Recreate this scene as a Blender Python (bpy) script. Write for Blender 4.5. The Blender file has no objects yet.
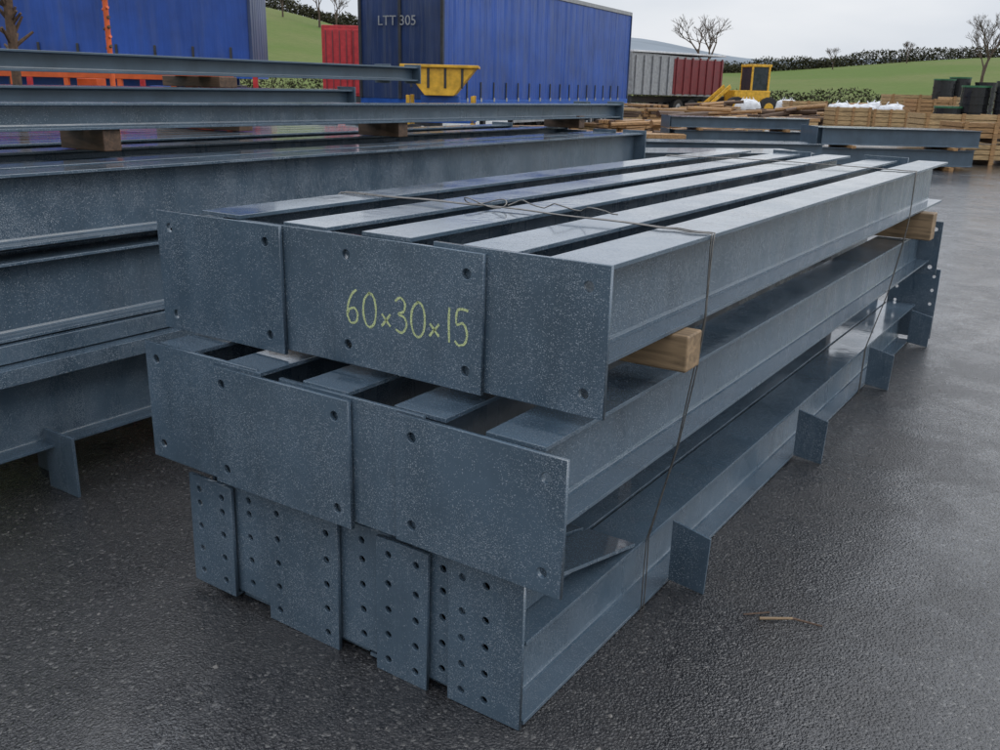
import bpy, math, random, bmesh
from mathutils import Vector, Matrix, noise
random.seed(7)
R=random.random
def U(a,b): return a+(b-a)*random.random()
scene=bpy.context.scene
scene.view_settings.view_transform='Standard'
scene.view_settings.look='None'
scene.view_settings.exposure=0
COL=bpy.context.collection
# ---------------------------------------------------------------- camera
f=924;th=math.radians(1.364);p=math.radians(17.45);yw=math.radians(33.6)
F=Vector((-math.sin(yw)*math.cos(p),math.cos(yw)*math.cos(p),-math.sin(p)))
R0=Vector((math.cos(yw),math.sin(yw),0));U0=R0.cross(F)
rr=R0*math.cos(th)+U0*math.sin(th);uu=-R0*math.sin(th)+U0*math.cos(th)
cam=bpy.data.cameras.new("camera");co=bpy.data.objects.new("camera",cam);COL.objects.link(co)
m=Matrix((rr,uu,-F)).transposed().to_4x4();m.translation=Vector((0,0,1.6));co.matrix_world=m
cam.sensor_width=36;cam.lens=36*f/1000;cam.clip_start=.05;cam.clip_end=9000
scene.camera=co
def at(r,d,z=0):   # yard axes (across, away) -> world
    return Vector((r*math.cos(yw)-d*math.sin(yw), r*math.sin(yw)+d*math.cos(yw), z))
# ---------------------------------------------------------------- materials
class N:
    def __init__(s,name):
        s.m=bpy.data.materials.new(name);s.m.use_nodes=True;s.t=s.m.node_tree
        s.b=s.t.nodes["Principled BSDF"];s.geo=s.t.nodes.new("ShaderNodeNewGeometry")
        s.tc=s.t.nodes.new("ShaderNodeTexCoord")
        s.pos=s.tc.outputs["Object"]
    def link(s,a,b): s.t.links.new(a,b)
    def set(s,k,v):
        if hasattr(v,"is_linked"): s.link(v,s.b.inputs[k])
        else: s.b.inputs[k].default_value=v
    def map(s,sc,src=None):
        n=s.t.nodes.new("ShaderNodeMapping");n.inputs["Scale"].default_value=sc;s.link(src or s.pos,n.inputs[0]);return n.outputs[0]
    def noise(s,scale,det=3,rough=.55,vec=None,dist=0):
        n=s.t.nodes.new("ShaderNodeTexNoise");n.inputs["Scale"].default_value=scale;n.inputs["Detail"].default_value=det
        n.inputs["Roughness"].default_value=rough;n.inputs["Distortion"].default_value=dist
        s.link(vec or s.pos,n.inputs["Vector"]);return n.outputs["Fac"]
    def vor(s,scale,vec=None,feat='F1'):
        n=s.t.nodes.new("ShaderNodeTexVoronoi");n.feature=feat;n.inputs["Scale"].default_value=scale
        s.link(vec or s.pos,n.inputs["Vector"]);return n.outputs["Distance"],n.outputs.get("Color")
    def rng(s,v,a,b,c,d):
        n=s.t.nodes.new("ShaderNodeMapRange");n.inputs[1].default_value=a;n.inputs[2].default_value=b
        n.inputs[3].default_value=c;n.inputs[4].default_value=d;s.link(v,n.inputs[0]);return n.outputs[0]
    def math(s,op,a,b=None):
        n=s.t.nodes.new("ShaderNodeMath");n.operation=op
        for i,x in enumerate((a,b)):
            if x is None: continue
            if hasattr(x,"is_linked"): s.link(x,n.inputs[i])
            else: n.inputs[i].default_value=x
        return n.outputs[0]
    def mix(s,fac,a,b):
        n=s.t.nodes.new("ShaderNodeMix");n.data_type='RGBA'
        for k,x in ((0,fac),(6,a),(7,b)):
            if hasattr(x,"is_linked"): s.link(x,n.inputs[k])
            elif k==0: n.inputs[0].default_value=x
            else: n.inputs[k].default_value=(*x,1)
        return n.outputs[2]
    def mixf(s,fac,a,b):
        n=s.t.nodes.new("ShaderNodeMix")
        for k,x in ((0,fac),(2,a),(3,b)):
            if hasattr(x,"is_linked"): s.link(x,n.inputs[k])
            else: n.inputs[k].default_value=x
        return n.outputs[0]
    def bump(s,h,st,dist,prev=None):
        n=s.t.nodes.new("ShaderNodeBump");n.inputs["Strength"].default_value=st;n.inputs["Distance"].default_value=dist
        s.link(h,n.inputs["Height"])
        if prev: s.link(prev,n.inputs["Normal"])
        return n.outputs[0]
    def sepz(s,v):
        n=s.t.nodes.new("ShaderNodeSeparateXYZ");s.link(v,n.inputs[0]);return n.outputs[2]
def simple(name,c,rough=.6,var=.25,scale=6,bump=0,bscale=60,metal=0,spec=.5,stretch=(1,1,1)):
    n=N(name);v=n.noise(scale,3,vec=n.map(stretch))
    c2=tuple(x*(1-var) for x in c);c1=tuple(min(1,x*(1+var)) for x in c)
    n.set("Base Color",n.mix(n.rng(v,.3,.7,0,1),c2,c1));n.set("Roughness",n.rng(v,.3,.7,max(0,rough-.12),min(1,rough+.12)))
    n.set("Metallic",metal);n.set("Specular IOR Level",spec)
    if bump: n.set("Normal",n.bump(n.noise(bscale,2),bump,.01))
    return n.m
def steel_mat(name,c,far=False):
    n=N(name)
    up=n.rng(n.sepz(n.geo.outputs["Normal"]),.5,.9,0,1)
    bl=n.noise(3.5,4,.6);blot=n.rng(bl,.35,.65,0,1)
    st=n.noise(9,3,.6,vec=n.map((1,1,.12)));streak=n.rng(st,.35,.7,0,1)
    base=n.mix(blot,tuple(x*.84 for x in c),tuple(x*1.12 for x in c))
    base=n.mix(n.math('MULTIPLY',streak,.22),base,tuple(x*1.6 for x in c))
    wet=n.rng(bl,.38,.58,.05,.24)
    n.set("Coat Weight",n.mixf(up,.15,.6));n.set("Coat Roughness",.09)
    if far:
        n.set("Base Color",base);n.set("Roughness",n.mixf(up,.36,wet))
        n.set("Normal",n.bump(st,.15,.02));return n.m
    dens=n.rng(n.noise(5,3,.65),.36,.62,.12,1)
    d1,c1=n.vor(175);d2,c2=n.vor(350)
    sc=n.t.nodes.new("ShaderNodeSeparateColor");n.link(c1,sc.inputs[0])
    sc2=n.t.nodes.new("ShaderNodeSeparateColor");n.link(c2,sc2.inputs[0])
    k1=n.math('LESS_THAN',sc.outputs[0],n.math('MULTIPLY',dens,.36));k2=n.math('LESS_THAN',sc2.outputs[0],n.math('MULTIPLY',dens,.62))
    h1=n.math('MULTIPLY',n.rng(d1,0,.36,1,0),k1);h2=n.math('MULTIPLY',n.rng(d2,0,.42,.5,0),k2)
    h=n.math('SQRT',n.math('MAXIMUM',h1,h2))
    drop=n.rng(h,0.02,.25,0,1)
    base=n.mix(n.math('MULTIPLY',drop,n.mixf(up,.42,.16)),base,(.42,.48,.55))  # sky glints on raindrops painted into base colour, stronger on upright faces
    n.set("Base Color",base)
    dry=n.rng(st,.35,.65,.22,.38)
    rg=n.mixf(up,dry,wet);n.set("Roughness",n.mixf(drop,rg,.06))
    n.set("Specular IOR Level",.55)
    b=n.bump(bl,.22,.02)
    n.set("Normal",n.bump(h,.65,.002,b))
    return n.m
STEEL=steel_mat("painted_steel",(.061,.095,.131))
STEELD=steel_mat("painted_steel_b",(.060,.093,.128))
STEELF=steel_mat("painted_steel_far",(.062,.095,.130),True)
def wood_mat(name,c):
    n=N(name);g=n.noise(14,4,.6,vec=n.map((.25,2.2,2.2)),dist=1.2)
    n.set("Base Color",n.mix(n.rng(g,.35,.65,0,1),tuple(x*.42 for x in c),c));n.set("Roughness",.55)
    n.set("Normal",n.bump(g,.4,.004));return n.m
WOOD=wood_mat("sawn_timber",(.46,.26,.11));WOODW=wood_mat("wet_timber",(.36,.245,.14));WOOD2=wood_mat("pale_timber",(.58,.39,.19));WOODK=wood_mat("dark_timber",(.13,.075,.045));BARKM=simple("bark",(.09,.055,.035),.9,.4,20,.5,40)
RUBBER=simple("rubber",(.02,.02,.021),.7,.3)
DARK=simple("dark_chassis",(.03,.032,.036),.5,.3)
REDP=simple("red_paint",(.46,.03,.035),.4,.2);YEL=simple("yellow_paint",(.66,.37,.03),.45,.3)
ORG=simple("orange_paint",(.60,.10,.02),.45,.2);BLUEP=simple("blue_paint",(.015,.09,.38),.4,.2);WHITE=simple("white_sack",(.60,.61,.63),.7,.2)
GREYP=simple("grey_body",(.28,.29,.30),.5,.25);MAR=simple("maroon_body",(.17,.03,.035),.5,.2);BLACKP=simple("black_plastic",(.015,.016,.018),.35,.2)
GLASS=simple("cab_glass",(.03,.04,.05),.08,.1);GREENP=simple("green_plastic",(.03,.13,.06),.5,.2)
def curtain_mat(name,c):
    n=N(name);w=n.noise(3.0,3,.5,vec=n.map((1,1,.06)));dirt=n.rng(n.noise(.8,4,.65),.35,.7,0,1)
    b=n.mix(dirt,tuple(x*.75 for x in c),tuple(x*1.2 for x in c));b=n.mix(n.rng(n.noise(4,3,.6,vec=n.map((1,1,.1))),.5,.8,0,.35),b,(.10,.12,.17))
    n.set("Base Color",b);n.set("Roughness",.4)
    n.set("Normal",n.bump(w,.9,.16));return n.m
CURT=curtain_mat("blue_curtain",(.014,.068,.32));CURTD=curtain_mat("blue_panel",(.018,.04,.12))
n=N("chalk");ch=n.noise(420,2)
n.set("Base Color",(.62,.70,.34,1));n.set("Roughness",.9);n.set("Alpha",n.rng(ch,.42,.54,.35,.97));CHALK=n.m
WIRE=simple("wire",(.20,.19,.18),.35,.3,30,metal=.8)
# asphalt
n=N("wet_asphalt");pos=n.pos
g1,gc=n.vor(100);g2,_=n.vor(230);big=n.noise(.5,4,.6);med=n.noise(2.2,4,.62,dist=.6)
sc=n.t.nodes.new("ShaderNodeSeparateColor");n.link(gc,sc.inputs[0])
agg=n.mix(sc.outputs[0],(.014,.014,.016),(.046,.045,.047))
lightstone=n.math('GREATER_THAN',sc.outputs[1],.955)
agg=n.mix(n.math('MULTIPLY',lightstone,.6),agg,(.15,.145,.14))
agg=n.mix(n.rng(med,.45,.68,0,.6),agg,(.056,.054,.053))
n.set("Base Color",agg)
pud=n.rng(big,.46,.60,0,.85)
rg=n.mixf(pud,n.rng(med,.35,.65,.16,.34),.10);n.set("Roughness",rg)
hs=n.math('ADD',n.rng(g1,0,.6,1,0),n.rng(g2,0,.6,.5,0))
hh=n.math('MULTIPLY',hs,n.mixf(pud,1.0,.6))
hh=n.math('ADD',hh,n.math('MULTIPLY',big,12.0))
n.set("Normal",n.bump(hh,.7,.0055));n.set("Specular IOR Level",.6)
film=n.rng(med,.42,.60,.95,.35);n.set("Coat Weight",n.math('MAXIMUM',film,pud));n.set("Coat Roughness",n.mixf(pud,.14,.09));n.set("Coat IOR",1.36)
cb=n.bump(n.math('ADD',n.math('MULTIPLY',hs,n.mixf(pud,.38,.20)),n.math('MULTIPLY',big,10.0)),.55,.005)
n.set("Coat Normal",cb)
ASPH=n.m
n=N("grass_field");v=n.noise(.02,4,.6);v2=n.noise(.9,4,.7)
n.set("Base Color",n.mix(n.rng(v2,.35,.65,0,.5),n.mix(n.rng(v,.4,.6,0,1),(.10,.15,.035),(.15,.165,.06)),(.08,.11,.03)));n.set("Roughness",.9);n.set("Specular IOR Level",.1);GRASS=n.m
HILLM=simple("far_hill",(.23,.26,.29),1,.10,.004,spec=0)  # bluish distance haze is mixed into the hill's base colour
HEDGE=simple("hedge_leaf",(.055,.055,.032),.9,.5,.6,spec=.1);TWIG=simple("twig",(.10,.075,.06),.9,.3,spec=.1)
STONE=simple("grit",(.16,.15,.14),.5,.5,30)
# ---------------------------------------------------------------- mesh builder
class MB:
    def __init__(s): s.v=[];s.f=[];s.mi=[];s.mats=[]
    def mat(s,m):
        if m not in s.mats: s.mats.append(m)
        return s.mats.index(m)
    def add(s,vs,fs,m):
        o=len(s.v);s.v+= [tuple(x) for x in vs];s.f+=[tuple(i+o for i in q) for q in fs];s.mi+=[s.mat(m)]*len(fs)
    def box(s,c,sz,m,rot=0,tilt=None):
        a,b,d=sz[0]/2,sz[1]/2,sz[2]/2
        M=Matrix.Rotation(rot,3,'Z')
        if tilt: M=M@Matrix.Rotation(tilt[1],3,tilt[0])
        vs=[M@Vector((x*a,y*b,z*d))+Vector(c) for z in(-1,1) for y in(-1,1) for x in(-1,1)]
        s.add(vs,[(0,2,3,1),(4,5,7,6),(0,1,5,4),(2,6,7,3),(0,4,6,2),(1,3,7,5)],m)
    def lohi(s,a,b,m): s.box([(a[i]+b[i])/2 for i in range(3)],[b[i]-a[i] for i in range(3)],m)
    def cyl(s,p0,p1,r0,m,r1=None,n=10,caps=True):
        p0=Vector(p0);p1=Vector(p1);r1=r0 if r1 is None else r1
        d=(p1-p0).normalized();a=d.orthogonal().normalized();b=d.cross(a)
        vs=[p0+(a*math.cos(t)+b*math.sin(t))*r0 for t in [2*math.pi*i/n for i in range(n)]]
        vs+=[p1+(a*math.cos(t)+b*math.sin(t))*r1 for t in [2*math.pi*i/n for i in range(n)]]
        fs=[(i,(i+1)%n,n+(i+1)%n,n+i) for i in range(n)]
        if caps: fs+=[tuple(range(n))[::-1],tuple(range(n,2*n))]
        s.add(vs,fs,m)
    def prism(s,poly,axis,lo,hi,m):   # poly: 2d pts; axis 0 -> (y,z) ; 1 -> (x,z); 2 -> (x,y)
        n=len(poly)
        def mk(q,t): return {0:(t,q[0],q[1]),1:(q[0],t,q[1]),2:(q[0],q[1],t)}[axis]
        vs=[mk(q,lo) for q in poly]+[mk(q,hi) for q in poly]
        fs=[(i,(i+1)%n,n+(i+1)%n,n+i) for i in range(n)]+[tuple(range(n))[::-1],tuple(range(n,2*n))]
        s.add(vs,fs,m)
    def obj(s,name,loc=(0,0,0),rz=0,bevel=0,parent=None,smooth=False):
        me=bpy.data.meshes.new(name);me.from_pydata(s.v,[],s.f)
        for mm in s.mats: me.materials.append(mm)
        for i,pl in enumerate(me.polygons): pl.material_index=s.mi[i];pl.use_smooth=smooth
        bm=bmesh.new();bm.from_mesh(me);bmesh.ops.recalc_face_normals(bm,faces=bm.faces);bm.to_mesh(me);bm.free()
        o=bpy.data.objects.new(name,me);COL.objects.link(o);o.location=loc;o.rotation_euler=(0,0,rz)
        if bevel:
            md=o.modifiers.new("b","BEVEL");md.width=bevel;md.segments=2;md.limit_method='ANGLE';md.angle_limit=.7
        if parent: o.parent=parent
        return o
# ---------------------------------------------------------------- steel parts
def ibeam(mb,xc,y0,y1,zb,h,w,m=None,tf=.012,tw=.009,rf=.012,dx=0,dz=0):
    a=w/2;t=tw/2;zt=h-tf
    half=[(a,0),(a,tf),(t+rf,tf),(t+rf*.3,tf+rf*.3),(t,tf+rf),(t,zt-rf),(t+rf*.3,zt-rf*.3),(t+rf,zt),(a,zt),(a,h)]
    poly=half+[(-x,z) for x,z in half[::-1]]
    n=len(poly);vs=[(xc+x,y0,zb+z) for x,z in poly]+[(xc+dx+x,y1,zb+dz+z) for x,z in poly]
    fs=[(i,(i+1)%n,n+(i+1)%n,n+i) for i in range(n)]
    for o,fl in((0,1),(n,-1)):
        caps=[(0,1,2,3,4,n-5,n-4,n-3,n-2,n-1),(4,5,n-6,n-5),(5,6,7,8,9,n-10,n-9,n-8,n-7,n-6)]
        fs+=[tuple(o+i for i in c)[::fl] for c in caps]
    mb.add(vs,fs,m or STEEL)
def plate(name,x0,x1,z0,z1,y,holes,parent,th=.013,hr=.0150,mat=None,rot=0,tilt=0):
    cu=bpy.data.curves.new(name,'CURVE');cu.dimensions='2D';cu.fill_mode='BOTH';cu.extrude=th/2-.0015;cu.bevel_depth=.0015;cu.bevel_resolution=1
    xc,zc=(x0+x1)/2,(z0+z1)/2
    def sp(pts):
        s=cu.splines.new('POLY');s.points.add(len(pts)-1)
        for i,q in enumerate(pts): s.points[i].co=(q[0],q[1],0,1)
        s.use_cyclic_u=True
    a,b=(x1-x0)/2-.0015,(z1-z0)/2-.0015
    sp([(-a,-b),(a,-b),(a,b),(-a,b)])
    for hx,hz in holes:
        sp([(hx-xc+hr*math.cos(t),hz-zc+hr*math.sin(t)) for t in [2*math.pi*i/16 for i in range(16)]])
    tmp=bpy.data.objects.new("t",cu);COL.objects.link(tmp)
    dg=bpy.context.evaluated_depsgraph_get();me=bpy.data.meshes.new_from_object(tmp.evaluated_get(dg))
    bpy.data.objects.remove(tmp)
    M=Matrix.Translation((xc,y+th/2,zc))@Matrix.Rotation(tilt,4,'X')@Matrix.Rotation(rot,4,'Y')@Matrix.Rotation(math.pi/2,4,'X')
    me.transform(M);me.materials.clear();me.materials.append(mat or STEEL)
    for q in me.polygons: q.material_index=0
    o=bpy.data.objects.new(name,me);COL.objects.link(o);o.parent=parent;return o
def four(x0,x1,z0,z1,ix=.055,iz=.05): return [(x0+ix,z0+iz),(x1-ix,z0+iz),(x0+ix,z1-iz),(x1-ix,z1-iz)]
# --- layer 3 (top)
L3=[];zb3=.985;h3=.235
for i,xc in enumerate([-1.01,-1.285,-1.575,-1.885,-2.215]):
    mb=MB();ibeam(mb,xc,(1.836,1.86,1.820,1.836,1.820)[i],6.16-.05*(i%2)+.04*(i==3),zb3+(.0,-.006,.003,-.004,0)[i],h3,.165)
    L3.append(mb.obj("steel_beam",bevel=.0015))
plate("end_plate",-1.42,-.92,.856,1.222,1.822,four(-1.42,-.92,.856,1.222,.055,.055),L3[0])
P3=plate("end_plate",-1.754,-1.256,.853,1.212,1.806,four(-1.754,-1.256,.853,1.212,.05,.055),L3[2],rot=.004)
plate("end_plate",-2.15,-1.66,.845,1.208,1.822,four(-2.15,-1.66,.845,1.208),L3[3])
plate("end_plate",-2.50,-1.955,.832,1.206,1.806,four(-2.50,-1.955,.832,1.206,.06,.05),L3[4],rot=-.006)
for i,(a,b) in enumerate([(-1.13,-.90),(-1.42,-1.16),(-1.7,-1.45),(-2.0,-1.75),(-2.33,-2.1)]):
    if i in(1,3): plate("far_end_plate",a,b,zb3-.03,zb3+h3+.01,6.2,four(a,b,zb3-.03,zb3+h3,.04,.05),L3[i],rot=.01)
# chalk lettering
G={'6':[[(.52,.97),(.3,.82),(.12,.52),(.08,.22),(.22,.02),(.46,.06),(.55,.27),(.42,.44),(.2,.4),(.1,.28)]],
'0':[[(.35,.95),(.12,.75),(.05,.4),(.16,.08),(.38,.0),(.58,.2),(.62,.6),(.5,.88),(.3,.95)]],
'x':[[(.12,.5),(.5,.14)],[(.5,.52),(.1,.1)]],
'3':[[(.08,.86),(.3,.97),(.5,.84),(.45,.62),(.22,.52),(.48,.44),(.56,.22),(.36,.02),(.08,.08)]],
'1':[[(.3,.95),(.28,.5),(.3,.02)]],
'5':[[(.6,.95),(.2,.93),(.15,.55),(.4,.6),(.56,.38),(.5,.1),(.25,.0),(.08,.1)]]}
def spline(pts,k=6):
    out=[]
    for i in range(len(pts)-1):
        p0=Vector(pts[max(i-1,0)]);p1=Vector(pts[i]);p2=Vector(pts[i+1]);p3=Vector(pts[min(i+2,len(pts)-1)])
        for j in range(k):
            t=j/k;out.append(.5*((2*p1)+(-p0+p2)*t+(2*p0-5*p1+4*p2-p3)*t*t+(-p0+3*p1-3*p2+p3)*t**3))
    out.append(Vector(pts[-1]));return out
mb=MB();x=-1.708
for chh,w in zip("60x30x15",(.062,.062,.052,.058,.058,.05,.036,.06)):
    for st in G[chh]:
        q=spline(st)
        pts=[Vector((x+a.x*.078,0,.972+a.y*(.098 if chh!='x' else .085)+U(-.0005,.0005))) for a in q]
        L=[]
        for i,a in enumerate(pts):
            d=(pts[min(i+1,len(pts)-1)]-pts[max(i-1,0)]).normalized();nn=Vector((-d.z,0,d.x))*U(.0026,.0038)
            L.append((a+nn,a-nn))
        for i in range(len(L)-1):
            y=1.8052
            mb.add([(L[i][0].x,y,L[i][0].z),(L[i][1].x,y,L[i][1].z),(L[i+1][1].x,y,L[i+1][1].z),(L[i+1][0].x,y,L[i+1][0].z)],[(0,1,2,3)],CHALK)
    x+=w*.96
mb.obj("chalk_marking",parent=P3)
# --- layer 2
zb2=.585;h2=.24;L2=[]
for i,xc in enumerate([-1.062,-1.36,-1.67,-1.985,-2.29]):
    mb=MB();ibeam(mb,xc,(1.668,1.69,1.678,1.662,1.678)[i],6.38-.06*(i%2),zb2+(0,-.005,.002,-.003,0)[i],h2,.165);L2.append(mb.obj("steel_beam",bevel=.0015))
plate("end_plate",-1.404,-.912,.470,.820,1.646,four(-1.404,-.912,.470,.820,.052,.055),L2[0],rot=.012,tilt=.01)
plate("end_plate",-1.83,-1.33,.468,.822,1.664,four(-1.83,-1.33,.468,.822,.05,.05),L2[2])
plate("end_plate",-2.10,-1.56,.452,.815,1.646,four(-2.10,-1.56,.452,.815,.05,.05),L2[3],rot=-.004)
plate("end_plate",-2.415,-1.92,.452,.828,1.664,four(-2.415,-1.92,.452,.828,.05,.05),L2[4])
plate("far_end_plate",-1.16,-.93,.50,.84,6.39,four(-1.16,-.93,.50,.84,.04,.05),L2[0])
# --- layer 1
L1=[];h1=.25
xs=[-1.138,-1.318,-1.50,-1.682,-1.866,-2.05,-2.23]
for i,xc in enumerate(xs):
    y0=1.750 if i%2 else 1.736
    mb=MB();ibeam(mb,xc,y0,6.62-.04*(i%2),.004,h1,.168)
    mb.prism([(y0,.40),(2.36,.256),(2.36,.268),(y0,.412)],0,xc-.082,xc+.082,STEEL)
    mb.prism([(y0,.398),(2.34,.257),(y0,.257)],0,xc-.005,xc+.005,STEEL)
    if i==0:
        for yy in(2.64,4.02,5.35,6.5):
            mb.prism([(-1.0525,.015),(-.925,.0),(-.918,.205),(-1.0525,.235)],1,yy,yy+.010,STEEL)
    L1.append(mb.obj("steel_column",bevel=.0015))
def rows(cols,zs): return [(x,z) for z in zs for x in cols]
def zz(a,b,n): return [a+(b-a)*i/(n-1) for i in range(n)]
pl=[(-2.315,-2.12,.022,.40,1.706,.016,6,(-2.27,-2.165)),(-2.175,-1.93,.034,.41,1.728,.01,5,(-2.065,)),(-1.965,-1.675,.0,.415,1.706,.014,4,(-1.92,-1.72)),(-1.70,-1.50,.03,.42,1.728,-.006,3,(-1.60,)),(-1.53,-1.35,.0,.42,1.706,.012,2,(-1.487,-1.39)),(-1.42,-1.24,.028,.425,1.728,.01,1,(-1.315,)),(-1.285,-1.052,.002,.432,1.712,.004,0,(-1.24,-1.165))]
for x0,x1,z0,z1,y,rt,i,cols in pl:
    o=plate("end_plate",x0,x1,z0,z1,y,rows(cols,[z0+.045,z0+.125,z0+.205,z0+.285,z1-.045]),L1[i],rot=rt,hr=.0125,tilt=U(-.008,.002))
plate("far_end_plate",-1.24,-.935,.03,.50,6.63,rows((-1.19,-.97),zz(.08,.45,5)),L1[0],hr=.012)
plate("far_end_plate",-1.6,-1.3,.03,.50,6.63,rows((-1.55,-1.35),zz(.08,.45,5)),L1[2],hr=.012)
# timber bearers
def timber(x0,x1,y0,y1,z0,z1,m=WOOD,rz=0):
    mb=MB();c=((x0+x1)/2,(y0+y1)/2,(z0+z1)/2);mb.box((0,0,0),(x1-x0,y1-y0,z1-z0),m);o=mb.obj("timber_bearer",loc=c,rz=rz,bevel=.005);return o
timber(-2.45,-.885,2.20,2.30,.882,.982,WOODW,.02)
timber(-2.45,-1.25,2.20,2.30,.83,.88,WOODK,.0)
timber(-2.4,-.86,5.55,5.65,.832,.980,WOODW,-.02)
for yy in(2.8,5.5):
    timber(-2.3,-1.33,yy,yy+.1,.262,.42,WOODK);timber(-2.35,-1.31,yy+.02,yy+.12,.424,.58,WOODK)
# tie wires
def wire(name,paths,rad):
    cu=bpy.data.curves.new(name,'CURVE');cu.dimensions='3D';cu.bevel_depth=rad;cu.bevel_resolution=1
    for pts in paths:
        s=cu.splines.new('POLY');s.points.add(len(pts)-1)
        for i,q in enumerate(pts): s.points[i].co=(*q,1)
    o=bpy.data.objects.new(name,cu);COL.objects.link(o);cu.materials.append(WIRE);return o
for yc in(2.43,5.2):
    ps=[]
    for k in range(2):
        base=[(-2.42,0,.02),(-2.40,0,.8),(-2.335,0,1.19),(-2.31,0,1.224),(-1.7,0,1.232),(-1.1,0,1.226),(-.924,0,1.224),(-.921,0,.985),(-.935,0,.84),(-.972,0,.58),(-1.045,0,.262),(-1.048,0,.0)]
        pts=[]
        for i in range(len(base)-1):
            for j in range(12):
                t=j/12;q=Vector(base[i]).lerp(Vector(base[i+1]),t)
                q.y=yc+(k-.5)*.014*(1+.6*math.sin(len(pts)*.21))+.012*math.sin(len(pts)*.05)+(.008*math.sin(len(pts)*.9) if q.z>1.2 else 0)
                pts.append(q)
        pts.append(Vector((-1.05,pts[-1].y,0)));ps.append(pts)
    if yc<3:
        ps.append([Vector((-1.62+.09*t+.0,yc+.03+.02*math.sin(t*5),1.236+.022*abs(math.sin(t*2.3)))) for t in [i*.2 for i in range(22)]])
        ps.append([Vector((-1.7+.05*math.cos(a)*1.6,yc+.02+.03*math.sin(a),1.24+.012*math.sin(a*2))) for a in [i*.3 for i in range(22)]])
    wire("tie_wire",ps,.0021)
# --- left stack
def lbeam(xc,y0,y1,zb,h,w=.17,name="steel_beam",dx=0,dz=0,mat=None,ends=True):
    mb=MB();ibeam(mb,xc,y0,y1,zb,h,w,mat or STEELD,dx=dx,dz=dz)
    if ends: mb.lohi((xc+dx-w*.62,y1+.001,zb+dz-.02),(xc+dx+w*.62,y1+.014,zb+dz+h+.02),mat or STEELD)
    return mb.obj(name,bevel=.0015)
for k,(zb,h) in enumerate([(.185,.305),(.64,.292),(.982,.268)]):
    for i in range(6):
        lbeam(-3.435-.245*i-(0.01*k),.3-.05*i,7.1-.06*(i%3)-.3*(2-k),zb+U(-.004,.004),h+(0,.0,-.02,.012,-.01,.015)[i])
for i in range(3):
    mb=MB();mb.lohi((-4.7+.5*i,.2,.495),(-4.7+.5*i+.42,6.6,.56),STEELD);mb.lohi((-4.66+.5*i,.2,.565),(-4.7+.5*i+.36,6.6,.635),STEELD);mb.obj("steel_plate_bundle",bevel=.003)
mb=MB();mb.lohi((-3.42,1.86,0),(-3.225,1.872,.25),STEEL);mb.lohi((-3.64,1.94,0),(-3.45,1.952,.25),STEEL);mb.lohi((-3.9,1.7,0),(-3.68,1.712,.25),STEEL);mb.lohi((-3.36,1.4,0),(-3.26,1.41,.2),STEEL);mb.obj("steel_base_cleat",bevel=.0015)
for yy in(.7,3.4,6.2):
    timber(-4.75,-3.42,yy,yy+.12,.0,.18,WOODK);timber(-4.75,-3.44,yy,yy+.1,.934,.98,WOODK)
lbeam(-3.9,1.0,7.6,1.375,.115,.13,dz=-.03);lbeam(-4.07,1.1,7.3,1.372,.115,.13,dz=-.03)
for yy in(2.55,4.6,6.9): timber(-4.2,-3.86,yy,yy+.09,1.27,1.368,WOODK)
# second left stack
for k,(zb,h) in enumerate([(.2,.3),(.56,.3),(.95,.3)]):
    for i in range(5): lbeam(-5.1-.21*i,1.5,6.0-.1*(i%2),zb,h,mat=STEELF)
for i in range(3): lbeam(-5.13-.2*i,1.5,5.5+.2*i,1.42,.115,.13,mat=STEELF)
lbeam(-5.3,1.6,6.5,1.61,.115,.14,mat=STEELF);lbeam(-5.55,1.6,6.4,1.61,.115,.14,mat=STEELF)
for yy in(2.4,4.4): timber(-6.0,-5.1,yy,yy+.12,1.255,1.418,WOODK)
timber(-5.75,-5.15,4.3,4.45,1.537,1.607,WOODK)
# --- stacks further away
def far_stack(r,d,L,nx,layers,rz,h=.25):
    loc=at(r,d)
    for k in range(layers):
        for i in range(nx):
            mb=MB();ibeam(mb,i*.2-.1*nx,-L/2+U(0,.2),L/2-U(0,.2),.08+k*(h+.06),h,.165,STEELF)
            mb.lohi((i*.2-.1*nx-.1,-L/2-.012,.06+k*(h+.06)),(i*.2-.1*nx+.1,-L/2-.0,.1+h+k*(h+.06)),STEELF)
            mb.obj("steel_beam",loc=loc,rz=rz)
    for t in(-.3,.3):
        mb=MB();mb.box((0,L*t,.04),(nx*.2+.2,.1,.078),WOOD)
        for k in range(1,layers): mb.box((0,L*t,.05+k*(h+.06)),(nx*.2+.3,.1,.055),WOOD)
        mb.obj("timber_bearer",loc=loc,rz=rz)
X90=yw-math.pi/2
far_stack(3.0,15.5,4.2,6,2,X90+.25)
far_stack(4.3,18.5,3.6,5,2,X90+.1)
far_stack(5.8,24,3.6,5,3,X90+.05)
far_stack(8.7,21.5,3.7,6,2,X90-.0,.36)
# ---------------------------------------------------------------- ground & land
def sheet(name,z,r0,r1,m,hf=None,nr=40,na=128):
    vs=[];fs=[]
    for i in range(nr+1):
        rad=r0+(r1-r0)*(i/nr)**1.6
        for j in range(na):
            a=2*math.pi*j/na;x,y=rad*math.cos(a),rad*math.sin(a);vs.append((x,y,z+(hf(x,y) if hf else 0)))
    for i in range(nr):
        for j in range(na):
            a=i*na+j;b=i*na+(j+1)%na;fs.append((a,b,b+na,a+na))
    mb=MB();mb.add(vs,fs,m);return mb.obj(name,smooth=True)
mb=MB();mb.add([(-130,-130,0),(130,-130,0),(130,130,0),(-130,130,0)],[(0,1,2,3)],ASPH);mb.obj("asphalt_yard")
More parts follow.
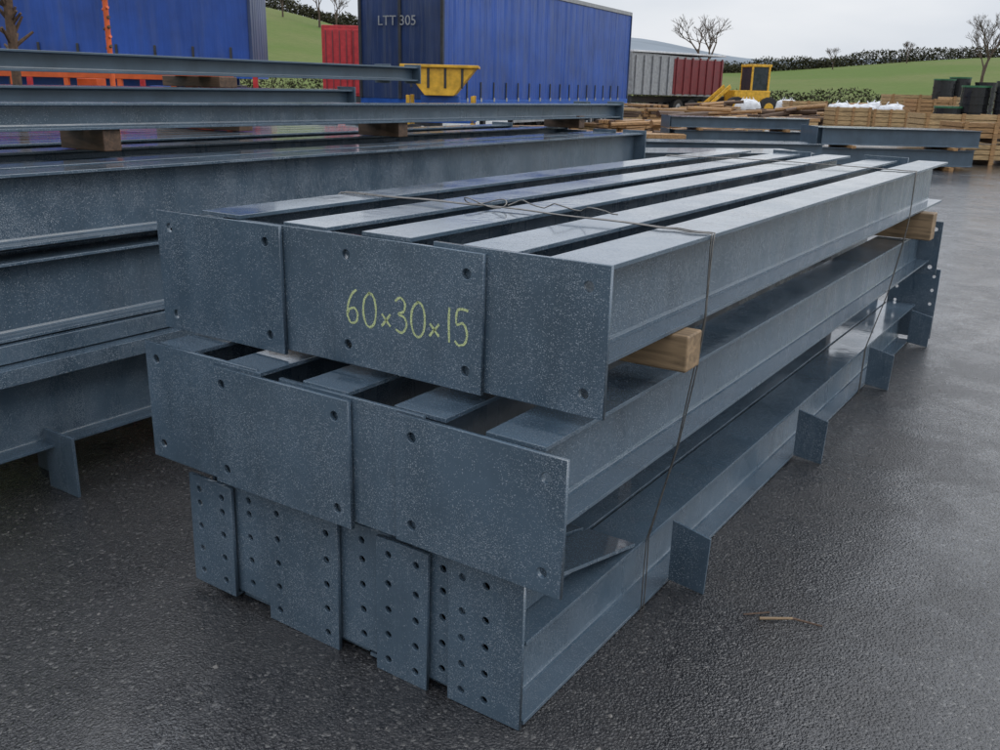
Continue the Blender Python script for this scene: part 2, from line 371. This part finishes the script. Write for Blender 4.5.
# loose grit on the yard
mb=MB()
for _ in range(900):
    d=.9+7*R()**1.5;r=U(-.6,.62)*d*1.1;q=at(r,d)
    if -2.5<q.x<-.9 and 1.6<q.y<6.7: continue
    s=U(.0015,.0042)*(1+1.5*(R()<.06));a=U(0,3);h=s*U(.5,1)
    vs=[q+Vector((math.cos(a+k*1.2566)*s*U(.7,1.2),math.sin(a+k*1.2566)*s*U(.7,1.2),.0005)) for k in range(5)]+[q+Vector((U(-.3,.3)*s,U(-.3,.3)*s,h))]
    mb.add(vs,[(k,(k+1)%5,5) for k in range(5)],STONE)
mb.obj("gravel_grit")
def S(t,a,b):
    t=max(0,min(1,(t-a)/(b-a)));return t*t*(3-2*t)
def land(x,y):
    r=x*math.cos(yw)+y*math.sin(yw);d=-x*math.sin(yw)+y*math.cos(yw);R_=math.hypot(x,y)
    az=math.atan2(r,max(d,1)) if d>0 else (1 if r>0 else -1)
    hm=7+18*S(-az,-.02,.30)+5*S(az,.2,.5)
    return S(R_,95,330)*hm+S(R_,330,1500)*6+noise.noise(Vector((x*.006,y*.006,0)))*1.5*S(R_,120,300)
sheet("field",-.06,60,1800,GRASS,land,60,220)
def hillh(az,k): return (62+60*math.exp(-((az-.13)/.11)**2)+48*math.exp(-((az-.55)/.16)**2)+30*math.exp(-((az+.3)/.2)**2)+9*math.sin(az*23+k))
vs=[];fs=[];na=160
for i in range(na+1):
    az=-1.2+2.4*i/na;
    for rad,hk in((1900,0),(2500,.7),(3200,1.0),(4200,.5)):
        q=at(math.sin(az)*rad,math.cos(az)*rad,-20 if hk==0 else hillh(az,0)*hk*1.25);vs.append(q)
for i in range(na):
    for j in range(3): a=i*4+j;fs.append((a,a+4,a+5,a+1))
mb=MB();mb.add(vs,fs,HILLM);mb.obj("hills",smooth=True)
# hedges
def hedge(name,pts,h,wd,n,m=HEDGE,sz=.35):
    mb=MB();vs=[];fs=[]
    for _ in range(n):
        k=random.randrange(len(pts)-1);t=R();q=Vector(pts[k]).lerp(Vector(pts[k+1]),t)
        hh=h*(.75+.7*noise.noise(Vector((q.x*.07,q.y*.07,3)))+.3*noise.noise(Vector((q.x*.4,q.y*.4,1))))
        q=q+Vector((U(-wd,wd),U(-wd,wd),U(0,1)**1.15*hh));q.z+=land(q.x,q.y)
        a=Vector((U(-1,1),U(-1,1),U(-1,1))).normalized()*sz*U(.5,1.3);b=Vector((U(-1,1),U(-1,1),U(-1,1))).normalized()*sz*U(.5,1.3)
        o=len(vs);vs+=[q,q+a,q+b];fs.append((o,o+1,o+2))
    mb.add(vs,fs,m);return mb.obj(name)
hedge("hedge_row",[at(-60,112),at(0,108),at(35,104),at(90,112)],2.0,1.2,16000,sz=.32)
hedge("hedge_row",[at(40,250),at(90,262),at(160,270)],3.0,1.5,12000,sz=.6)
hedge("hedge_row",[at(-110,290),at(-60,300),at(-20,310)],4.5,3,12000,sz=.8)
hedge("distant_trees",[at(-160,420),at(0,430),at(120,440),at(260,430)],6,8,40000,sz=1.1)
# bare trees
def tree(r,d,H,seed,name="bare_tree"):
    random.seed(seed);mb=MB()
    def br(p0,dr,L,rad,lv):
        p1=p0+dr*L;mb.cyl(p0,p1,rad,TWIG,rad*.65,n=5 if lv<2 else 3,caps=False)
        if lv>=7: return
        for k in range(2 if lv<1 else random.choice((2,3,3))):
            nd=(dr+Vector((U(-1,1),U(-1,1),U(-.25,.7)))*.75).normalized();br(p0+dr*L*U(.6,1),nd,L*U(.66,.82),rad*.64,lv+1)
    q=at(r,d);z=land(q.x,q.y)
    br(Vector((0,0,0)),Vector((0,0,1)),H*.25,H*.022,0)
    o=mb.obj(name,loc=(q.x,q.y,z-.2));return o
tree(30,150,17,3);tree(59.5,122,13,5);tree(70,124,10,6);tree(-41,235,13,8);tree(-46,240,15,11);tree(-56,245,12,12);tree(-22,200,9,13);tree(80,240,8,15);tree(100,245,8,21)
random.seed(99)
# ---------------------------------------------------------------- vehicles
def wheel(mb,x,y,r=.5,w=.3,rim=GREYP):
    mb.cyl((x,y-w/2,r),(x,y+w/2,r),r,RUBBER,n=20);mb.cyl((x,y-w/2-.01,r),(x,y+w/2+.01,r),r*.52,rim,n=14);mb.cyl((x,y-w/2-.05,r),(x,y+w/2+.05,r),r*.16,DARK,n=8)
def curtain_trailer(loc,rz,L=13.5,z0=1.25,z1=4.2,name="curtainsider_trailer",text=None,wz=.5,chas=DARK):
    mb=MB();mb.lohi((.0,.03,z0),(L,2.47,z1-.12),CURT);mb.lohi((-.05,0,z1-.12),(L+.05,2.5,z1),GREYP)
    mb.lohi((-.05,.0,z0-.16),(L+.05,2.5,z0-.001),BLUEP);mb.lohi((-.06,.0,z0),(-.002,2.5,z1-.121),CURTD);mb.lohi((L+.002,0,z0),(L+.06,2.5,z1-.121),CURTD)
    for i in range(int(L/.75)):
        x=.4+i*.75;mb.lohi((x,.005,z0-.12),(x+.05,.028,z0+.45),DARK);mb.lohi((x-.02,-.01,z0-.06),(x+.07,.004,z0+.04),GREYP)
    for yy in(.0,1.22,2.42): mb.lohi((-.1,yy,z0),(-.062,yy+.08,z1-.13),DARK)
    for yy in(.75,1.7): mb.lohi((.4,yy,z0-.5),(L-.5,yy+.12,z0-.161),chas)
    for k in range(3):
        x=L-2.0-1.35*k
        wheel(mb,x,.3);wheel(mb,x,2.2);mb.cyl((x,.3,.5),(x,2.2,.5),.07,DARK)
        mb.lohi((x-.55,.1,1.04),(x+.55,.6,1.08),DARK)
    for yy in(.35,2.15): mb.lohi((2.6,yy-.06,0.02),(2.75,yy+.06,z0-.16),chas);mb.lohi((2.5,yy-.15,0),(2.85,yy+.15,.03),chas)
    mb.lohi((4,.05,.55),(8.2,.09,.65),GREYP);mb.lohi((4,.05,.85),(8.2,.09,.95),GREYP)
    for x in(4.1,6,8.0): mb.lohi((x,.09,.5),(x+.06,.14,z0-.16),DARK)
    mb.lohi((.0,0.1,.55),(.08,2.4,.7),chas)
    for yy in(.1,2.2): mb.lohi((-.08,yy,.75),(-.001,yy+.25,.9),REDP)
    o=mb.obj(name,loc=loc,rz=rz,bevel=.01)
    if text:
        c=bpy.data.curves.new("fleet_number",'FONT');c.body=text;c.size=.33;c.extrude=.004
        t=bpy.data.objects.new("fleet_number",c);COL.objects.link(t);c.materials.append(GREYP);t.parent=o
        t.location=(-.115,1.9,z1-1.25);t.rotation_euler=(math.pi/2,0,-math.pi/2)
    return o
a=at(-1.54,24);b=at(4.5,36);ang=math.atan2((b-a).y,(b-a).x)
curtain_trailer(a,ang,13.4,1.2,4.2,text="LTT 305")
a=at(-18,18.5);b=at(-5.25,20);ang=math.atan2((b-a).y,(b-a).x)
curtain_trailer(a,ang,12.8,1.75,4.5,chas=BLUEP)
# red box lorry
mb=MB();mb.lohi((0,0,1.0),(2.5,7,3.75),REDP);mb.lohi((.1,-.04,1.1),(1.22,-.002,3.6),REDP);mb.lohi((1.28,-.04,1.1),(2.4,-.002,3.6),REDP)
for x in [.15+.28*i for i in range(9)]: mb.lohi((x,-.07,1.15),(x+.05,-.041,3.55),MAR)
mb.lohi((.1,0,.6),(2.4,8.5,.98),DARK);mb.lohi((.1,7.2,1.0),(2.4,9.0,3.0),REDP)
for y in(1,2.2,7.8):
    for x in(.3,2.2): mb.cyl((x-.15,y,.5),(x+.15,y,.5),.5,RUBBER,n=16)
mb.obj("red_box_lorry",loc=at(-7.6,40),rz=yw,bevel=.02)
# yellow hopper spreader
mb=MB();mb.prism([(0,1.9),(1.5,1.9),(1.05,1.35),(.45,1.35)],1,0,1.2,YEL);mb.lohi((-.06,-.06,1.901),(1.56,1.26,1.96),YEL)
mb.lohi((.35,.2,1.0),(1.15,1.0,1.349),BLUEP);mb.lohi((.0,.1,.8),(1.5,.2,.95),BLUEP);mb.lohi((.0,1.0,.8),(1.5,1.1,.95),BLUEP)
for x in(.05,1.4):
    for y in(.1,1.05): mb.lohi((x,y,.0),(x+.08,y+.08,1.35),YEL)
mb.cyl((.2,-.2,.4),(.2,0,.4),.38,RUBBER,n=16);mb.cyl((1.3,-.2,.4),(1.3,0,.4),.38,RUBBER,n=16)
for i in range(4): mb.lohi((.15+.35*i,-.02,1.4+.1),(.2+.35*i,-.001,1.89),DARK)
mb.obj("yellow_hopper_spreader",loc=at(-2.15,20),rz=yw,bevel=.01)
# tipper trailer
mb=MB();mb.prism([(0,1.25),(8.4,1.15),(8.6,3.3),(-.2,3.5)],1,0,2.4,GREYP)
mb.lohi((3.6,-.03,1.3),(8.5,-.002,3.25),MAR)
for i in range(12): mb.lohi((.1+.74*i,-.10,1.25),(.2+.74*i,-.031,3.35),GREYP if i<5 else MAR)
mb.lohi((-.2,-.1,3.5),(8.6,2.5,3.6),WHITE);mb.lohi((0,.7,.8),(8.4,1.7,1.14),DARK)
for x in(4.5,5.8,7.1): wheel(mb,x,.3);wheel(mb,x,2.1)
mb.lohi((.2,.3,.1),(.35,.45,1.2),DARK)
mb.obj("tipper_trailer",loc=at(7.0,54),rz=yw+.75,bevel=.02)
# yellow loader
mb=MB();mb.lohi((0,0,.8),(2.2,1.6,1.6),YEL);mb.lohi((1.0,.1,1.6),(2.1,1.5,2.9),GLASS);mb.lohi((.95,.05,2.9),(2.2,1.55,3.05),YEL)
for x in(1.0,2.05):
    for y in(.05,1.45): mb.lohi((x-.03,y,1.6),(x+.08,y+.08,2.9),YEL)
for x in(.1,2.1):
    for y in(.0,1.6): mb.cyl((x,y-.2,.62),(x,y+.2,.62),.62,RUBBER,n=18);mb.cyl((x,y-.22,.62),(x,y+.22,.62),.3,YEL,n=12)
mb.prism([(-.1,1.7),(-1.4,.6),(-1.5,.75),(-.2,1.9)],1,.3,.42,YEL);mb.prism([(-.1,1.7),(-1.4,.6),(-1.5,.75),(-.2,1.9)],1,1.15,1.27,YEL)
mb.prism([(-1.3,.1),(-2.1,.1),(-1.5,.9),(-1.3,.8)],1,-.2,1.8,YEL)
mb.obj("wheel_loader",loc=at(13.2,56),rz=yw+.2,bevel=.02)
# red implement
mb=MB();
for y in(0,1.1): mb.box((0,y,.55),(3.0,.1,.12),REDP)
for x in(-1.4,-.7,0,.7,1.4): mb.box((x,.55,.5),(.08,1.2,.08),REDP);mb.cyl((x,0,.5),(x,.1,.05),.03,DARK,n=6);mb.cyl((x+.1,1.1,.5),(x+.1,1.2,.05),.03,DARK,n=6)
mb.prism([(-.4,.6),(.4,.6),(.05,1.15),(-.05,1.15)],1,-.05,.02,REDP);mb.cyl((-1.5,.5,.28),(-1.3,.5,.28),.27,RUBBER,n=14);mb.cyl((1.3,.5,.28),(1.5,.5,.28),.27,RUBBER,n=14)
mb.obj("red_cultivator",loc=at(-2.6,15.5),rz=yw+.1,bevel=.006)
mb=MB();mb.box((0,0,.95),(5.5,.12,.16),ORG);mb.box((0,.9,.95),(5.5,.12,.16),ORG)
for i in range(7): mb.box((-2.5+.83*i,.45,.92),(.1,.9,.1),ORG)
for x in(-1.8,1.8):
    for y in(-.1,1.0): mb.cyl((x,y-.1,.5),(x,y+.1,.5),.5,RUBBER,n=16)
for i in range(9): mb.box((-2.4+.55*i,.4,1.2),(.3,.35,U(.35,.8)),(BLUEP,ORG,DARK)[i%3])
mb.box((0,.9,1.72),(5.0,.08,.1),REDP);mb.box((0,-.0,1.6),(4.2,.08,.1),ORG)
for i in range(6): mb.box((-2.0+.8*i,0,1.3),(.07,.07,.62),ORG);mb.box((-2.3+.9*i,.9,1.36),(.07,.07,.7),REDP)
mb.obj("farm_trailer_chassis",loc=at(-6.2,14.5),rz=yw,bevel=.006)
# rusty posts at far left
mb=MB();mb.cyl((0,0,0),(0,0,3.2),.035,ORG,n=8)
for i in range(12):
    z=1.7+i*.12;mb.cyl((-.05,U(-.03,.03),z),(.05,0,z+.03),.022,BARKM if i%3 else ORG,n=7)
mb.obj("orange_post",loc=at(-5.3,13),bevel=0)
mb=MB()
for i in range(26):
    z=1.9+i*.05;a=U(0,6.3);mb.cyl((0,0,z-.1),(math.cos(a)*U(.1,.4),math.sin(a)*U(.1,.4),z+U(0,.25)),.03,BARKM,.015,n=6)
mb.cyl((0,0,0),(.05,0,3.2),.06,BARKM,n=8);mb.obj("rusty_tine_frame",loc=at(-6.4,12.6))
# ---------------------------------------------------------------- timber yard clutter
def crate(r,d,w,dep,h,rz=0,m=WOOD2,z=0):
    mb=MB();nb=max(3,int(h/.16));mb.lohi((.03,.03,.12),(w-.03,dep-.03,h-.05),m)
    for i in range(nb):
        z0=.12+i*(h-.12)/nb;z1=z0+(h-.12)/nb-.025
        mb.lohi((0,-.02,z0),(w,.028,z1),m);mb.lohi((-.02,0,z0),(.028,dep,z1),m);mb.lohi((w-.028,0,z0),(w+.02,dep,z1),m)
    for x in(0.02,w/2-.05,w-.12): mb.lohi((x,-.045,.0),(x+.1,-.021,h),WOOD);mb.lohi((x,0,0),(x+.1,dep,.11),WOODK)
    mb.obj("wooden_crate",loc=at(r,d,z),rz=yw+rz)
def lumber(r,d,w,L,h,rz=0,m=WOOD,name="timber_stack"):
    mb=MB();nz=int(h/.12);ny=int(w/.14)
    for k in range(nz):
        for i in range(ny):
            mb.box((i*.14,U(-.15,.15),.14+k*.12),(.125,L,.095),random.choice((m,m,WOOD2,WOODK)))
    for t in(-.35,.35): mb.box((w/2,L*t,.04),(w,.1,.08),WOODK)
    mb.obj(name,loc=at(r,d),rz=yw+rz)
def logs(r,d,w,n,rz=0,m=BARKM):
    mb=MB()
    for i in range(n):
        x=U(0,w);z=.12+abs(R()*R())*1.0*(1-abs(x/w-.5));L=U(1,2.6);a=U(-.5,.5)
        mb.cyl((x-L*.5*math.cos(a),U(-1,1),z),(x+L*.5*math.cos(a),U(-1,1)+L*.3*math.sin(a),z+U(-.05,.25)),U(.05,.12),random.choice((m,m,WOODK,WOOD)),n=7)
    mb.obj("log_pile",loc=at(r,d),rz=yw+rz)
crate(12.3,36,1.35,1.2,1.1);crate(13.7,36,1.35,1.2,1.05)
crate(15.2,36,1.3,1.2,.75);crate(16.55,36,1.3,1.2,.75);crate(15.3,36,1.3,1.2,.7,z=.76,m=WOOD);crate(16.6,36,1.2,1.2,.8,z=.76)
crate(17.5,44,2.6,1.2,1.6);crate(13.5,46,1.8,1.2,1.2)
crate(10.9,23,1.7,1.2,.5);crate(10.95,23,1.6,1.2,.5,z=.51,m=WOOD);crate(12.8,23.6,1.6,1.2,.9);crate(12.2,28,2.2,1.2,1.1)
crate(22,48,2,1.2,1.5)
for i in range(16):
    lumber(U(2,11),U(30,50),U(.8,1.6),U(1.8,3.5),U(.35,1.1),U(-1.6,1.6))
for i in range(8): lumber(U(-1,5),U(22,30),U(.8,1.4),U(1.8,2.6),U(.3,.7),U(-1.6,1.6))
logs(11,47,8,80);logs(9.5,38,4,40);logs(4,27,2.5,30,.4,WOOD);logs(7,44,5,50,.2,WOOD);logs(15,52,7,60);logs(5.0,33,4,50,.1,WOOD);logs(16,58,8,90);logs(11,43,6,90)
def bag(r,d,s,z=0):
    mb=MB();bm=bmesh.new();bmesh.ops.create_cube(bm,size=s);bmesh.ops.subdivide_edges(bm,edges=bm.edges[:],cuts=4,use_grid_fill=True)
    for v in bm.verts:
        q=v.co/s*2;n_=q.normalized()*.62*s;v.co=v.co.lerp(n_,.55)+Vector([noise.noise(q*2+Vector((r,d,i*7)))*.10*s for i in range(3)])
    mb.add([v.co for v in bm.verts],[[v.index for v in f_.verts] for f_ in bm.faces],WHITE);bm.free()
    for x in(-.3,.3):
        for y in(-.3,.3): mb.cyl((x*s,y*s,s*.4),(x*s*.5,y*s*.5,s*.65),.015*s,WHITE,n=5)
    mb.obj("bulk_bag",loc=at(r,d,s*.5+z),rz=U(0,1),smooth=True)
for r,d in((14.6,42),(15.7,42.5),(16.8,42),(18.2,46.2),(20,52),(12.5,50),(16,55)): bag(r,d,1.1)
def drumstack(r,d,h,rad):
    mb=MB();mb.cyl((0,0,0),(0,0,h),rad,BLACKP,rad*1.08,n=20)
    for i in range(6): mb.cyl((0,0,h*(.2+.13*i)),(0,0,h*(.2+.13*i)+.05),rad*1.12,BLACKP,n=20)
    mb.cyl((0,0,h),(0,0,h+.06),rad*1.12,GREENP if R()<.4 else BLACKP,n=20);mb.obj("black_water_butt",loc=at(r,d))
for r,d,h in((18.9,42,2.2),(19.8,42.5,2.3),(20.7,42,2.1),(15.0,31.0,1.85),(15.85,30.5,2.0),(16.7,31.0,1.9),(14.3,31.2,1.2)): drumstack(r,d,h,.4)
# twig on the asphalt
mb=MB();mb.cyl((0,0,.008),(.1,.03,.010),.005,WOODW,.004,n=6);mb.cyl((.1,.03,.010),(.19,.02,.006),.004,WOODK,.003,n=6);mb.cyl((-.05,.01,.006),(.03,.05,.006),.003,WOODK,n=5)
mb.obj("wood_splinter",loc=(-.72,2.60,0),rz=.3)
# ---------------------------------------------------------------- world
w=bpy.data.worlds.new("World");scene.world=w;w.use_nodes=True;t=w.node_tree;bg=t.nodes["Background"]
sky=t.nodes.new("ShaderNodeTexSky");sky.sky_type='NISHITA';sky.sun_disc=False;sky.sun_elevation=math.radians(38);sky.sun_rotation=math.radians(60)
tc=t.nodes.new("ShaderNodeTexCoord");mp=t.nodes.new("ShaderNodeMapping");mp.inputs["Scale"].default_value=(1,1,3.2);t.links.new(tc.outputs["Generated"],mp.inputs[0])
nz=t.nodes.new("ShaderNodeTexNoise");nz.inputs["Scale"].default_value=2.4;nz.inputs["Detail"].default_value=5;t.links.new(mp.outputs[0],nz.inputs["Vector"])
cr=t.nodes.new("ShaderNodeValToRGB");cr.color_ramp.elements[0].position=.36;cr.color_ramp.elements[0].color=(6.5,7.0,7.8,1);cr.color_ramp.elements[1].position=.66;cr.color_ramp.elements[1].color=(8.7,8.9,9.3,1)
t.links.new(nz.outputs["Fac"],cr.inputs[0])
sp=t.nodes.new("ShaderNodeSeparateXYZ");t.links.new(tc.outputs["Generated"],sp.inputs[0])
mr=t.nodes.new("ShaderNodeMapRange");mr.inputs[1].default_value=.12;mr.inputs[2].default_value=.9;mr.inputs[3].default_value=1.0;mr.inputs[4].default_value=2.1;t.links.new(sp.outputs[2],mr.inputs[0])
vm=t.nodes.new("ShaderNodeVectorMath");vm.operation='SCALE';t.links.new(cr.outputs[0],vm.inputs[0]);t.links.new(mr.outputs[0],vm.inputs[3])
mx=t.nodes.new("ShaderNodeMix");mx.data_type='RGBA';mx.inputs[0].default_value=.93;t.links.new(sky.outputs[0],mx.inputs[6]);t.links.new(vm.outputs[0],mx.inputs[7])
t.links.new(mx.outputs[2],bg.inputs[0]);bg.inputs[1].default_value=.1
sl=bpy.data.lights.new("sun",'SUN');sl.energy=.7;sl.angle=math.radians(25);sl.color=(1,.97,.93);so=bpy.data.objects.new("sun",sl);COL.objects.link(so)
dv=Vector((math.sin(math.radians(60))*math.cos(math.radians(38)),math.cos(math.radians(60))*math.cos(math.radians(38)),math.sin(math.radians(38))))
so.rotation_euler=dv.to_track_quat('Z','Y').to_euler();so.location=(0,0,30)
